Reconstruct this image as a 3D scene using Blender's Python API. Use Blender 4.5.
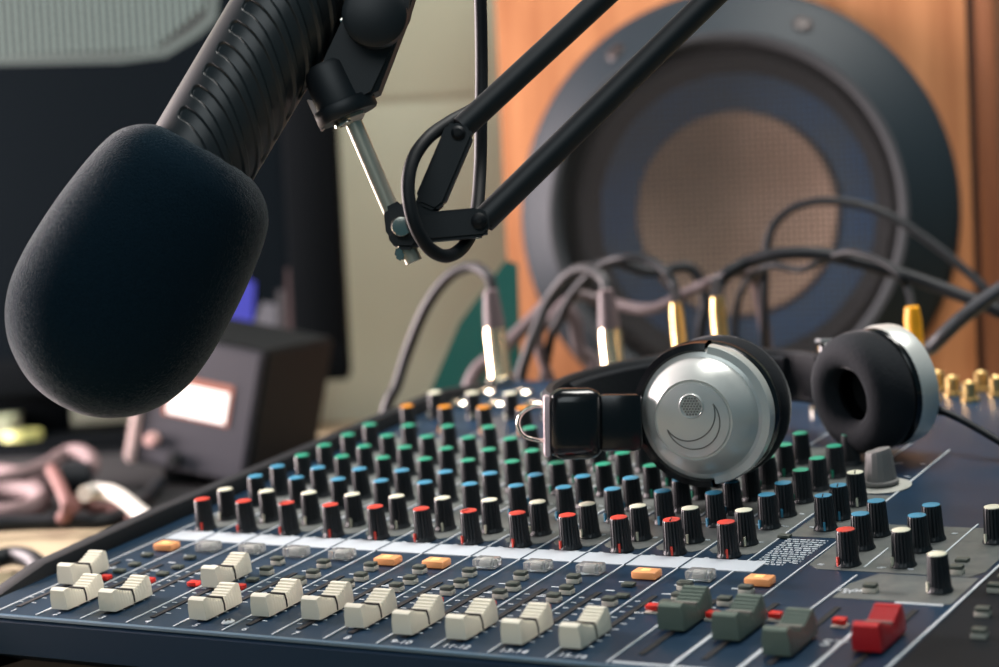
import bpy, bmesh, math, random
from mathutils import Vector, Matrix, noise
random.seed(7)
for o in list(bpy.data.objects): bpy.data.objects.remove(o)
scene = bpy.context.scene
COL = scene.collection
PI = math.pi
# ------------------------------------------------------------------ camera
# console frame: u = along the console, v = towards its back, w = out of its panel
F = 2148.4145; CX, CY = 499.5, 333.5
RPC = Matrix(((0.85834734, 0.50193739, -0.10629536), (-0.00542502, -0.198285, -0.98012939), (-0.51304037, 0.84186811, -0.16747438)))
TPC = Vector((-0.15776399, 0.10518138, 1.15533872))
TILT = math.radians(6.6); ZP = 0.050            # console slope, height of panel origin over the desk
RX = Matrix.Rotation(TILT, 3, 'X')
PANEL = Matrix.Translation((0, 0, ZP)) @ RX.to_4x4()
CAMP = -(RPC.transposed() @ TPC)
CAMW = RX @ CAMP + Vector((0, 0, ZP))
RWC = RPC @ RX.transposed()                     # world -> camera (x right, y down, z forward)
CR, CD, CF = Vector(RWC[0]), Vector(RWC[1]), Vector(RWC[2])
def ray(px, py): return CR * ((px - CX) / F) + CD * ((py - CY) / F) + CF
def W(px, py, z): return CAMW + ray(px, py) * z
def on_z(px, py, zz=0.0):
    r = ray(px, py); return CAMW + r * ((zz - CAMW.z) / r.z)
def P(u, v, w=0.0): return PANEL @ Vector((u, v, w))
cam = bpy.data.cameras.new('camera'); co = bpy.data.objects.new('camera', cam); COL.objects.link(co)
co.matrix_world = Matrix.Translation(CAMW) @ Matrix((CR, -CD, -CF)).transposed().to_4x4()
cam.sensor_width = 36; cam.lens = F * 36 / 999; cam.clip_start = 0.02
cam.dof.use_dof = True; cam.dof.focus_distance = 1.0; cam.dof.aperture_fstop = 6.2
scene.camera = co
scene.view_settings.view_transform = 'Standard'; scene.view_settings.look = 'None'
scene.view_settings.exposure = 0.0; scene.view_settings.gamma = 1.0
# ------------------------------------------------------------------ light
def lin(c):
    return tuple((x / 12.92 if x <= .04045 else ((x + .055) / 1.055) ** 2.4) for x in c)
def C8(r, g, b): return lin((r / 255, g / 255, b / 255))
wd = bpy.data.worlds.new('world'); scene.world = wd; wd.use_nodes = True
wd.node_tree.nodes['Background'].inputs[0].default_value = (0.38, 0.82, 1.0, 1); wd.node_tree.nodes['Background'].inputs[1].default_value = 0.11
def area(name, loc, target, size, power, col, sy=None):
    l = bpy.data.lights.new(name, 'AREA'); l.energy = power; l.color = col; l.size = size
    if sy: l.shape = 'RECTANGLE'; l.size_y = sy
    o = bpy.data.objects.new(name, l); COL.objects.link(o); o.location = loc
    o.rotation_euler = (Vector(target) - Vector(loc)).to_track_quat('-Z', 'Y').to_euler(); return o
MID = W(400, 420, 1.1)
DF0 = Vector((CF.x, CF.y, 0)).normalized(); DR0 = Vector((CR.x, CR.y, 0)).normalized()
def room(r, f, z): return Vector((CAMW.x, CAMW.y, 0)) + DR0 * r + DF0 * f + Vector((0, 0, z))      # right, forward, height over the desk
area('window_light', room(-1.22, 1.74, .28), MID, .6, 100, (1.0, .84, .84), .8)
bg_fill = area('background_fill', room(.35, 1.30, 1.35), room(.15, 1.62, .12), .8, 11.5, (1.0, .97, .92), .5); bg_fill.data.spread = math.radians(100)  # added fill that brightens the wall and loudspeaker, no fixture modelled
area('front_fill', room(-.5, -.35, 1.25), room(0, 1.3, 0), 1.3, 10, (.90, .97, 1.0), 1.0)  # added soft fill from the camera side
# ------------------------------------------------------------------ materials
MATS = {}
def mat(name, col, rough=.5, metal=0., spec=.5, bump=None, var=None, emit=None, sheen=0., coat=0., trans=0., alpha=1., stretch=(1, 1, 1)):
    if name in MATS: return MATS[name]
    m = bpy.data.materials.new(name); m.use_nodes = True; nt = m.node_tree; b = nt.nodes['Principled BSDF']
    b.inputs['Base Color'].default_value = (*col, 1); b.inputs['Roughness'].default_value = rough; b.inputs['Metallic'].default_value = metal
    b.inputs['Specular IOR Level'].default_value = spec; b.inputs['Coat Weight'].default_value = coat
    b.inputs['Transmission Weight'].default_value = trans
    if sheen: b.inputs['Sheen Weight'].default_value = sheen; b.inputs['Sheen Roughness'].default_value = .20
    if emit: b.inputs['Emission Color'].default_value = (*emit[0], 1); b.inputs['Emission Strength'].default_value = emit[1]
    if bump or var:
        tc = nt.nodes.new('ShaderNodeTexCoord'); mp = nt.nodes.new('ShaderNodeMapping'); mp.inputs['Scale'].default_value = stretch
        nt.links.new(tc.outputs['Object'], mp.inputs[0])
    if bump:
        n = nt.nodes.new('ShaderNodeTexNoise'); n.inputs['Scale'].default_value = bump[0]; n.inputs['Detail'].default_value = 4
        nt.links.new(mp.outputs[0], n.inputs[0]); bp = nt.nodes.new('ShaderNodeBump'); bp.inputs['Strength'].default_value = bump[1]; bp.inputs['Distance'].default_value = bump[2]
        nt.links.new(n.outputs[0], bp.inputs['Height']); nt.links.new(bp.outputs[0], b.inputs['Normal'])
    if var:
        n = nt.nodes.new('ShaderNodeTexNoise'); n.inputs['Scale'].default_value = var[0]; n.inputs['Detail'].default_value = 5; n.inputs['Roughness'].default_value = .62
        nt.links.new(mp.outputs[0], n.inputs[0]); r = nt.nodes.new('ShaderNodeValToRGB')
        r.color_ramp.elements[0].color = (*col, 1); r.color_ramp.elements[1].color = (*var[1], 1); r.color_ramp.elements[0].position = .35; r.color_ramp.elements[1].position = .68
        nt.links.new(n.outputs[0], r.inputs[0]); nt.links.new(r.outputs[0], b.inputs['Base Color'])
    MATS[name] = m; return m
M_panel = mat('panel_blue', C8(8, 38, 60), .40, spec=.4, bump=(900, .08, .0004), var=(14, C8(13, 46, 70)))
M_chassis = mat('chassis_blue', C8(4, 40, 64), .55, spec=.2, bump=(1200, .12, .0004))
M_cheek = mat('cheek_black', C8(12, 17, 21), .6, spec=.15, bump=(600, .12, .0005))
M_grey = mat('zone_grey', C8(104, 108, 104), .5, bump=(1200, .1, .0003), var=(90, C8(82, 88, 88)))
M_strip = mat('strip_white', C8(182, 191, 197), .5)
M_print = mat('print_white', C8(205, 212, 216), .55)
M_knob = mat('knob_black', C8(24, 29, 33), .42, bump=(500, .06, .0005))
CAPS = {'red': mat('cap_red', C8(212, 62, 46), .45), 'white': mat('cap_cream', C8(222, 220, 196), .45), 'blue': mat('cap_blue', C8(62, 140, 172), .45),
        'green': mat('cap_green', C8(34, 150, 118), .45), 'orange': mat('cap_orange', C8(222, 142, 32), .45)}
M_cream = mat('fader_cream', C8(226, 222, 204), .42, bump=(300, .05, .0005))
M_fgrey = mat('fader_grey', C8(92, 106, 96), .42)
M_fred = mat('fader_red', C8(190, 26, 34), .38)
M_black = mat('black_line', C8(12, 12, 14), .6)
M_slot = mat('slot_black', C8(6, 9, 12), .7)
M_btn = mat('button_olive', C8(74, 80, 72), .5)
M_btnbase = mat('button_base', C8(196, 192, 178), .5)
M_redbtn = mat('button_red', C8(214, 44, 34), .4)
M_lens_on = mat('lens_lit', C8(240, 168, 112), .3, emit=(C8(255, 150, 80), .10))
M_lens_bulb = mat('lens_bulb', C8(255, 190, 120), .3, emit=(C8(255, 200, 130), .7))
M_lens = mat('lens_clear', C8(214, 216, 214), .16, trans=.75)
M_lens_core = mat('lens_core', C8(225, 225, 220), .3)
M_chrome = mat('chrome', C8(205, 200, 188), .16, metal=1.)
M_steel = mat('steel', C8(196, 190, 174), .3, metal=.65, bump=(90, .06, .0006))
M_gold = mat('brass', C8(222, 190, 128), .3, metal=.9)
M_foam = mat('foam', C8(10, 24, 33), 1., spec=.04, bump=(1300, .8, .0010), sheen=.62, var=(1500, C8(20, 38, 49)))
M_micbody = mat('mic_body', C8(42, 45, 47), .36, spec=.5, bump=(1500, .05, .0003))
M_matte = mat('matte_black', C8(15, 20, 25), .5, bump=(900, .06, .0003))
M_rubber = mat('rubber', C8(13, 18, 23), .55, spec=.25, bump=(500, .08, .0005))
M_pinkrub = mat('rubber_grey', C8(92, 80, 82), .5, spec=.35, bump=(500, .06, .0005))
M_silver = mat('silver_plastic', C8(206, 208, 204), .3, metal=.35, bump=(1800, .04, .0003))
M_pad = mat('ear_pad', C8(20, 24, 29), .85, spec=.25, bump=(500, .35, .001), sheen=.2)
M_gloss = mat('gloss_black', C8(12, 14, 17), .2)
M_yellow = mat('yellow_plastic', C8(232, 160, 22), .4)
M_wall = mat('wall_paint', C8(186, 197, 178), .8, bump=(60, .1, .002), var=(3, C8(179, 190, 171)))
M_wall2 = mat('wall_tone_upper', C8(168, 174, 154), .8, bump=(60, .1, .002))
M_desk = mat('desk_top', C8(164, 150, 122), .6, var=(6, C8(150, 136, 108)), stretch=(1, 12, 1))
M_floor = mat('floor_grey', C8(60, 58, 55), .7)
M_teal = mat('teal_plastic', C8(2, 76, 70), .45)
def wood(name, a, b, sc):
    m = mat(name, a, .45, var=(5, b), bump=(40, .15, .001), stretch=sc); return m
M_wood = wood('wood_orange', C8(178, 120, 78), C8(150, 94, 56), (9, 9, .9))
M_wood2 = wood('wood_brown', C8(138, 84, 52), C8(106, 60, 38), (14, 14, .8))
M_frame = mat('woofer_frame', C8(18, 30, 37), .6, spec=.25, bump=(700, .1, .0004))
M_wire = mat('mesh_wire', C8(40, 38, 38), .5)
M_cone = mat('cone_tan', C8(206, 174, 152), .8, var=(9, C8(176, 146, 124)))
M_blue = mat('cone_blue', C8(50, 92, 136), .7, var=(20, C8(70, 94, 116)))
M_dark = mat('cone_dark', C8(34, 38, 42), .7)
M_tv = mat('monitor_shell', C8(6, 10, 13), .8, spec=.05)
M_scr = mat('monitor_screen', C8(4, 11, 16), .8, spec=.05)
M_box = mat('device_shell', C8(50, 50, 58), .5, bump=(400, .1, .0005))
M_boxs = mat('device_side', C8(11, 17, 19), .7, spec=.2)
# ------------------------------------------------------------------ mesh helpers
class MB:
    def __init__(s): s.bm = bmesh.new()
    def add(s, vs, fs, m=None, smooth=False):
        bv = [s.bm.verts.new(m @ Vector(v) if m else Vector(v)) for v in vs]
        for f in fs:
            try: fc = s.bm.faces.new([bv[i] for i in f]); fc.smooth = smooth
            except ValueError: pass
        return s
    def box(s, x0, x1, y0, y1, z0, z1, m=None, bev=0., seg=2):
        t = bmesh.new()
        vs = [t.verts.new(p) for p in ((x0,y0,z0),(x1,y0,z0),(x1,y1,z0),(x0,y1,z0),(x0,y0,z1),(x1,y0,z1),(x1,y1,z1),(x0,y1,z1))]
        for f in ((3,2,1,0),(4,5,6,7),(0,1,5,4),(1,2,6,5),(2,3,7,6),(3,0,4,7)): t.faces.new([vs[i] for i in f])
        if bev: bmesh.ops.bevel(t, geom=t.edges[:], offset=bev, segments=seg, affect='EDGES', profile=.5)
        return s.merge(t, m, bool(bev))
    def merge(s, t, m=None, smooth=False):
        t.verts.index_update(); s.add([v.co for v in t.verts], [[v.index for v in f.verts] for f in t.faces], m, smooth); t.free(); return s
    def lathe(s, prof, n=32, m=None, a0=0., a1=2*PI, smooth=True):      # prof: (r, z)
        full = abs(a1 - a0 - 2*PI) < 1e-6; k = n if full else n + 1; vs = []; fs = []
        for i in range(k):
            a = a0 + (a1 - a0) * i / n
            for r, z in prof: vs.append((r * math.cos(a), r * math.sin(a), z))
        q = len(prof)
        for i in range(n):
            j = (i + 1) % k
            for h in range(q - 1): fs.append((i*q+h, j*q+h, j*q+h+1, i*q+h+1))
        s.add(vs, fs, m, smooth)
        bmesh.ops.remove_doubles(s.bm, verts=s.bm.verts[:], dist=1e-7); return s
    def tube(s, pts, r, n=10, cap=True, m=None):
        pts = [Vector(p) for p in pts]; rs = r if isinstance(r, (list, tuple)) else [r] * len(pts)
        vs = []; fs = []; up = None
        for i, p in enumerate(pts):
            t = (pts[min(i+1, len(pts)-1)] - pts[max(i-1, 0)]).normalized()
            if up is None: up = t.orthogonal().normalized()
            up = (up - t * up.dot(t)).normalized(); sd = t.cross(up)
            for k in range(n): a = 2*PI*k/n; vs.append(p + (up * math.cos(a) + sd * math.sin(a)) * rs[i])
        for i in range(len(pts)-1):
            for k in range(n): fs.append((i*n+k, i*n+(k+1)%n, (i+1)*n+(k+1)%n, (i+1)*n+k))
        if cap: fs.append(tuple(range(n))[::-1]); fs.append(tuple((len(pts)-1)*n+k for k in range(n)))
        return s.add(vs, fs, m, True)
    def prism(s, poly, z0, z1, m=None, bev=0.):
        t = bmesh.new(); n = len(poly)
        a = [t.verts.new((x, y, z0)) for x, y in poly]; b = [t.verts.new((x, y, z1)) for x, y in poly]
        t.faces.new(a[::-1]); t.faces.new(b)
        for i in range(n): j = (i+1) % n; t.faces.new((a[i], a[j], b[j], b[i]))
        if bev: bmesh.ops.bevel(t, geom=t.edges[:], offset=bev, segments=2, affect='EDGES', profile=.5)
        return s.merge(t, m, bool(bev))
    def mesh(s, name, material, sharp=True):
        bmesh.ops.recalc_face_normals(s.bm, faces=s.bm.faces[:])
        me = bpy.data.meshes.new(name); s.bm.to_mesh(me); s.bm.free(); me.materials.append(material)
        if sharp:
            try: me.set_sharp_from_angle(angle=math.radians(40))
            except Exception: pass
        return me
def obj(name, me, parent=None, mx=None):
    o = bpy.data.objects.new(name, me); COL.objects.link(o)
    if parent: o.parent = parent
    if mx is not None: o.matrix_local = mx
    return o
def tag(o, label, cat, group=None):
    o['label'] = label; o['category'] = cat
    if group: o['group'] = group
    return o
def thing(name, label, cat, loc, group=None):
    o = bpy.data.objects.new(name, None); o.empty_display_size = .02; COL.objects.link(o); o.location = loc
    return tag(o, label, cat, group)
def wpart(name, mb, material, parent, sharp=True):               # mesh given in world space, parented to an empty that is only translated
    me = mb.mesh(name, material, sharp); me.transform(Matrix.Translation(-top_loc(parent)))
    return obj(name, me, parent)
def top_loc(o):
    l = Vector(o.location)
    while o.parent: o = o.parent; l = l + o.location
    return l
def struct(name, mb, material):
    o = obj(name, mb.mesh(name, material)); o['kind'] = 'structure'; return o
def frame(origin, x, z):                                          # matrix with given origin, x axis and z axis
    z = z.normalized(); x = (x - z * x.dot(z)).normalized(); y = z.cross(x)
    m = Matrix((x, y, z)).transposed().to_4x4(); m.translation = origin; return m
def spline(pts, n=10):
    pts = [Vector(p) for p in pts]; q = [pts[0]*2 - pts[1]] + pts + [pts[-1]*2 - pts[-2]]; out = []
    for i in range(1, len(q) - 2):
        a, b, c, d = q[i-1:i+3]
        for k in range(n):
            t = k / n; out.append(.5 * (2*b + (c-a)*t + (2*a-5*b+4*c-d)*t*t + (3*b-a-3*c+d)*t**3))
    out.append(pts[-1]); return out
# ------------------------------------------------------------------ room: wall, floor, desk
DFH = Vector((CF.x, CF.y, 0)).normalized(); DRH = Vector((CR.x, CR.y, 0)).normalized()      # horizontal forward / right
CAM0 = Vector((CAMW.x, CAMW.y, 0))
def H(r, f, z): return CAM0 + DRH * r + DFH * f + Vector((0, 0, z))
MH = Matrix((DRH, DFH, Vector((0, 0, 1)))).transposed().to_4x4(); MH.translation = CAM0      # room frame: x right, y forward, z over desk
struct('wall_back', MB().box(-2.2, 2.2, 2.16, 2.26, -.78, 1.5, MH), M_wall)
struct('wall_upper_1', MB().box(-2.2, 2.2, 2.157, 2.1595, .318, 1.5, MH), M_wall2)  # thin flush slab giving the upper wall a slightly darker tone
struct('floor', MB().box(-2.2, 2.2, -1.2, 2.2, -.80, -.76, MH), M_floor)
dk = thing('desk', 'pale wooden desk carrying the mixing console', 'desk', H(0, 1.4, -.76))
wpart('desk_top', MB().box(-1.5, 1.4, .62, 2.12, -.035, 0, MH, .004), M_desk, dk)
for sx, sy in ((-1.4, .7), (1.3, .7), (-1.4, 2.04), (1.3, 2.04)):
    wpart('leg', MB().box(sx - .03, sx + .03, sy - .03, sy + .03, -.76, -.036, MH, .004), M_cheek, dk)
# ------------------------------------------------------------------ mixing console
PIT = .028
cons = thing('mixing_console', 'dark blue audio mixing console covered in coloured knobs and cream faders', 'mixing console', P(.2, -.15, 0) * 1.0)
cons.location.z = 0.0
MLOC = Matrix.Translation(-Vector(cons.location)) @ PANEL         # panel frame in the console's frame
def cpart(name, me, parent=None, mx=None):
    return obj(name, me, parent or cons, (MLOC @ (mx or Matrix())) if parent is None else (mx or Matrix()))
UL, UR, VF, VB = -.0300, .50, -.1500, .372
th = math.tan(TILT)
def floor_w(v): return (-(ZP) - v * math.sin(TILT)) / math.cos(TILT) # w of the desk under panel point v
body = MB(); bm = body
prof = [(VF, -.0005), (VF - .0025, -.003), (VF - .0025, -.019), (VF + .004, -.0215), (VF + .03, floor_w(VF + .03) + .002), (VB, floor_w(VB) + .002), (VB, -.001), (VB - .004, -.0005)]
body.prism([(v, w) for v, w in prof], UL, UR, Matrix(((0,0,1,0),(1,0,0,0),(0,1,0,0),(0,0,0,1))), 0)
cpart('chassis', body.mesh('chassis', M_chassis))
cpart('front_edge', MB().box(UL, UR, VF - .0022, VF + .0005, -.0012, .0004, None, .0004).mesh('front_edge', mat('edge_blue', C8(74, 100, 118), .35)))
cpart('panel', MB().box(UL + .0005, UR - .0005, VF, VB - .006, -.0006, 0).mesh('panel', M_panel))
# black cheek on the left end: rounded rail
ck = []
for v0, w0, h in ((VF - .006, -.020, .004), (VF + .02, -.016, .011), (-.09, -.012, .014), (0, -.012, .016), (.1, -.013, .017), (.2, -.014, .018), (.3, -.014, .018), (VB + .004, -.018, .012)):
    ck.append((v0, w0, h))
cm = MB(); nseg = 10; vs = []; fs = []
for v0, w0, h in ck:
    b0 = floor_w(v0) + .001; top = w0 + h + .004
    ring = [(-.0300, -.004), (-.0302, top - .004), (-.0325, top), (-.0420, top), (-.0480, top - .004), (-.0510, top - .014), (-.0500, b0), (-.0300, b0)]
    vs += [(u, v0, w) for u, w in ring]
q = 8
for i in range(len(ck) - 1):
    for k in range(q): fs.append((i*q+k, i*q+(k+1)%q, (i+1)*q+(k+1)%q, (i+1)*q+k))
fs += [tuple(range(q)), tuple((len(ck)-1)*q + k for k in range(q))[::-1]]
cm.add(vs, fs, None, True); cpart('side_cheek', cm.mesh('side_cheek', M_cheek))
# grey printed zones
def zone(poly, z=.00025, m=M_grey, name='grey_zone'): cpart(name, MB().prism(poly, 0.00002, z).mesh(name, m))
LU = -.0012
def lineu(k): return (k - .5) * PIT + LU                          # printed line k (between strips k and k+1, counted from 1)
for c in range(12):
    a, b = lineu(c) + .0014, lineu(c + 1) - .0014
    zone([(a, .008), (a + .004, .0035), (b - .004, .0035), (b, .008), (b - .001, .205), (a - .001, .205)])
zone([(lineu(13) + .0015, -.006), (lineu(13) + .008, -.012), (lineu(16) - .006, -.012), (lineu(16) - .0015, -.004), (lineu(16) - .0015, .062), (lineu(13) + .0015, .062)])
zone([(lineu(14) + .002, -.050), (lineu(16) - .0015, -.050), (lineu(16) - .0015, -.0125), (lineu(15) + .012, -.0135), (lineu(14) + .010, -.0135), (lineu(14) + .002, -.030)], .0002)
zone([(lineu(12) + .0015, .036), (lineu(13) - .0015, .036), (lineu(13) - .0025, .112), (lineu(12) + .0015, .112)], .0002)
zone([(lineu(16) + .002, VF + .004), (UR - .004, VF + .004), (UR - .004, .03), (lineu(16) + .002, .03)], .00022, mat('zone_dark', C8(14, 20, 26), .6, spec=.15))
# printed lines
def pline(u0, v0, u1, v1, wd=.0006, name='printed_line', m=M_print, z=.0005):
    d = Vector((u1 - u0, v1 - v0)).normalized() * 1; n = Vector((-d.y, d.x)) * wd / 2
    cpart(name, MB().prism([(u0 - n.x, v0 - n.y), (u1 - n.x, v1 - n.y), (u1 + n.x, v1 + n.y), (u0 + n.x, v0 + n.y)], .00003, z).mesh(name, m))
for k in range(1, 13): pline(lineu(k), VF + .002, lineu(k) - .002, .24, .0007)
pline(lineu(0) + .002, VF + .002, lineu(0) - .001, .24, .0007)
pline(lineu(13), -.056, lineu(13) + .0005, .034, .0007); pline(lineu(13), .040, lineu(13) - .004, .205, .0009)
pline(lineu(13), VF + .004, lineu(13), -.075, .0016); pline(lineu(14), VF + .004, lineu(14), -.080, .0016)
pline(lineu(14) - .001, -.072, lineu(14) + .001, -.018, .0008); pline(lineu(14), -.006, lineu(14), .024, .0008)
pline(lineu(15), .020, lineu(15), .068, .0009); pline(lineu(15), VF + .004, lineu(15), -.085, .0016)
pline(lineu(16), VF + .004, lineu(16) + .0015, .012, .0011); pline(lineu(15) + .003, -.052, lineu(16) - .004, -.052, .0016)
pline(lineu(12) + .002, VF + .003, lineu(15), VF + .003, .0016)
cpart('label_strip', MB().box(lineu(0) + .004, lineu(12) + .009, -.0222, -.0062, .00004, .00055).mesh('label_strip', M_strip))
for k in range(1, 12): pline(lineu(k), -.0222, lineu(k), -.0062, .0009, 'strip_division', M_panel, .0007)
# text block right of strip twelve
tb = MB()
for r in range(13):
    v = .030 - r * .0033; u = lineu(12) + .0035; e = lineu(13) - .004
    if r > 10: e -= .006
    while u < e:
        L = random.uniform(.0012, .0042); L = min(L, e - u); tb.box(u, u + L, v, v + .0011, .00003, .0004); u += L + random.uniform(.0006, .0011)
o = cpart('printed_text_block', tb.mesh('printed_text_block', M_print)); o['kind'] = 'stuff'
# tiny legends around the knobs
lg = MB()
for c in range(15):
    for v in (-.0085 + .0095, .0295, .058, .0795, .105, .129, .155, .181):
        if c > 12 and v > .06: continue
        for s in (-1, 1):
            for q in range(2):
                uu = c * PIT + s * random.uniform(.0052, .0085) - (.0006 + v * .01); lg.box(uu - .0012, uu + .0012, v - .0075 + q * .001, v - .0069 + q * .001, .0003, .0005)
    for v in (-.047, -.060, -.074, -.087):
        if c > 12: continue
        uu = c * PIT - .0055 + .002; lg.box(uu - .0022, uu + .0022, v, v + .0009, .0001, .0004)
    for q in range(9 if c < 12 else 0):                            # fader scale
        v = -.132 + q * .0075; uu = c * PIT - .0074
        for s in (-1, 1): lg.box(uu + s * .0042 - .0013, uu + s * .0042 + .0013, v, v + .0006, .0001, .0004)
o = cpart('printed_legends', lg.mesh('printed_legends', M_print)); o['kind'] = 'stuff'
def text(s, u, v, size, par=None, name='printed_number'):
    cu = bpy.data.curves.new('t', 'FONT'); cu.body = s; cu.size = size; cu.align_x = 'CENTER'; cu.align_y = 'CENTER'; cu.extrude = .0001
    t = bpy.data.objects.new('t', cu); COL.objects.link(t); dg = bpy.context.evaluated_depsgraph_get()
    me = bpy.data.meshes.new_from_object(t.evaluated_get(dg)); bpy.data.objects.remove(t); me.materials.clear(); me.materials.append(M_print)
    return cpart(name, me, None, Matrix.Translation((u, v, .0003)))
for i, s in enumerate(['1','2','3','4','5','6','7','8','9-10','11-12','13-14','15-16']): text(s, i * PIT - .0050, VF + .0058, .0058)
text('ST', lineu(15) - .003, -.107, .010)
text('ST', lineu(13) + .034, -.042, .0045); text('ST-GR', lineu(14) + .0065, -.0395, .0045)
# fader slots
def slot(u, v0, v1): cpart('fader_slot', MB().box(u - .0014, u + .0014, v0, v1, .00002, .00045).mesh('fader_slot', M_slot))
SU = lambda i: i * PIT - .0074
for i in range(12): slot(SU(i), -.1385, -.063)
for i in (12, 13, 14): slot(SU(i) + .0018, -.136, -.0625)
slot(15 * PIT - .0005, -.136, -.060)
# fader caps
def cap_mesh(m, name):
    b = MB(); hw = .0053; L = .0272; N = 72; top = []
    for k in range(N + 1):
        y = -L/2 + L * k / N; a = abs(y) / (L/2)
        z = .0074 + .0038 * min(1, max(0, (a - .05) / .70)) ** 1.25
        if a > .88: z -= .0008 * ((a - .86) / .14) ** 2
        if .10 < a < .80: z -= .0011 * (1 if ((a - .10) / .14) % 1 < .36 else 0)
        top.append((y, z))
    secs = []
    for y, z in top:
        a = abs(y) / (L/2); w_ = hw * (1 - .06 * max(0, (a - .8) / .2)); wt = w_ * .86
        secs.append([(-w_, y, .0012), (-w_ * 1.0, y, z * .62), (-wt, y, z), (wt, y, z), (w_ * 1.0, y, z * .62), (w_, y, .0012)])
    vs = [p for s in secs for p in s]; fs = []
    for i in range(N):
        for k in range(6): fs.append((i*6+k, i*6+(k+1)%6, (i+1)*6+(k+1)%6, (i+1)*6+k))
    fs += [tuple(range(6)), tuple(N*6+k for k in range(6))[::-1]]
    b.add(vs, fs, None, False); b.box(-.0012, .0012, -.004, .004, .0003, .0030)
    return b.mesh(name, m)
lm = MB(); hw = .0053
lm.box(-hw * 1.005 - .0001, -hw * .99 + .0003, -.0005, .0005, .0016, .0052); lm.box(hw * .99 - .0003, hw * 1.005 + .0001, -.0005, .0005, .0016, .0052); lm.box(-hw * .87, hw * .87, -.0005, .0005, .0070, .0082)
lm.add([(hw * .99, -.0005, .005), (hw * 1.02, -.0005, .005), (hw * 1.02, .0005, .005), (hw * .99, .0005, .005), (hw * .85, -.0005, .0082), (hw * .885, -.0005, .0082), (hw * .885, .0005, .0082), (hw * .85, .0005, .0082)], [(0,1,5,4),(1,2,6,5),(2,3,7,6),(3,0,4,7),(4,5,6,7)])
line_me = lm.mesh('index_line', M_black); lm2 = MB().box(-hw * .9, hw * .9, -.0007, .0007, .0070, .0083)
line_w = lm2.mesh('index_line', mat('line_dull', C8(118, 112, 106), .5))
cm_c, cm_g, cm_r = cap_mesh(M_cream, 'fader_cap'), cap_mesh(M_fgrey, 'fader_cap'), cap_mesh(M_fred, 'fader_cap')
FV = [-.1048, -.1405, -.1378, -.0948, -.1395, -.1287, -.1278, -.1336, -.1375, -.1380, -.1385, -.1380]
for i, v in enumerate(FV):
    o = cpart('fader_cap', cm_c, None, Matrix.Translation((i * PIT - .0064 - .00026 * i, v + .0136, 0))); obj('index_line', line_me, o)
for i, v in ((12, -.1074), (13, -.1142), (14, -.1275)):
    o = cpart('fader_cap', cm_g, None, Matrix.Translation((i * PIT - .0056, v + .0136, 0)) @ Matrix.Diagonal((1.2, 1.05, 1.1, 1))); obj('index_line', line_w, o)
    o['label'] = 'olive grey fader cap'
o = cpart('fader_cap', cm_r, None, Matrix.Translation((15 * PIT - .0005, -.1153 + .0136, 0)) @ Matrix.Diagonal((1.2, 1.05, 1.1, 1))); obj('index_line', line_w, o); o['label'] = 'red master fader cap'
# knobs
def knob_mesh(rb, rt, h, nr=18):
    b = MB(); n = nr * 4; rows = [(rb * 1.12, 0), (rb * 1.12, .0007), (rb * 1.0, .0016), (rb * .975, .003), (rt * 1.01, h - .0008), (rt * .97, h - .0002), (rt * .94, h)]
    vs = []; fs = []
    for j, (r, z) in enumerate(rows):
        for k in range(n):
            a = 2*PI*k/n; g = 0 if j in (0, 1, 6) else (.00055 if k % 4 in (0,) else 0)
            if j == 2: g *= .5
            vs.append(((r - g) * math.cos(a), (r - g) * math.sin(a), z))
    for j in range(len(rows) - 1):
        for k in range(n): fs.append((j*n+k, j*n+(k+1)%n, (j+1)*n+(k+1)%n, (j+1)*n+k))
    fs.append(tuple((len(rows)-1)*n+k for k in range(n))); b.add(vs, fs, None, False)
    return b.mesh('knob', M_knob)
RB, RT, HK = .00520, .00445, .0162
kn_me = knob_mesh(RB, RT, HK)
capm = {k: MB().lathe([(RT * .92, HK - .0001), (RT * .92, HK + .0003), (RT * .7, HK + .0006), (0, HK + .0008)], 20).mesh('knob_cap', m) for k, m in CAPS.items()}
ptrm = {k: MB().box(-.0005, .0005, -RB * 1.14, -RB * .9, .0004, .0046).mesh('pointer', m) for k, m in CAPS.items()}
toptick = MB().box(-.0003, .0003, -RT * .85, RT * .1, HK + .0004, HK + .00095).mesh('tick', M_black)
def knob(u, v, c, ang=None, tick=False):
    a = random.uniform(-1.0, .35) if ang is None else ang
    o = cpart('knob', kn_me, None, Matrix.Translation((u, v, .0003)) @ Matrix.Rotation(a, 4, 'Z'))
    obj('knob_cap', capm[c], o); obj('pointer', ptrm[c], o)
    if tick: obj('tick', toptick, o)
    return o
ROWS = [('red', 0, 0), ('white', -.0001, .0204), ('blue', -.0005, .0485), ('blue', -.0012, .0703), ('green', -.0022, .0955), ('green', -.0031, .1194), ('green', -.0039, .1449), ('green', -.0056, .1707), ('orange', -.0100, .2196), ('white', -.0135, .2580)]
for c in range(12):
    for nme, du, v in ROWS:
        if c >= 8 and v > .2: continue
        knob(c * PIT + du, v, nme, None if nme != 'red' else random.choice((-.5, -.55, .25, .3, -.2)), nme in ('red',) and c % 4 == 2)
for u, v, c, a in ((.3682, -.0035, 'red', -.6), (.3653, .0222, 'blue', -.6), (.3646, .0445, 'blue', -.6), (.3931, -.0005, 'white', -.75), (.3921, .0232, 'blue', -.5), (.3925, .0411, 'blue', -.5),
                   (.4209, -.0332, 'white', -.8), (.4215, .0416, 'white', -.6), (.3352, .0940, 'white', .35), (.3360, .0692, 'blue', .3), (.3359, .0503, 'blue', .3)): knob(u, v, c, a, abs(a) < .4)
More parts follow.
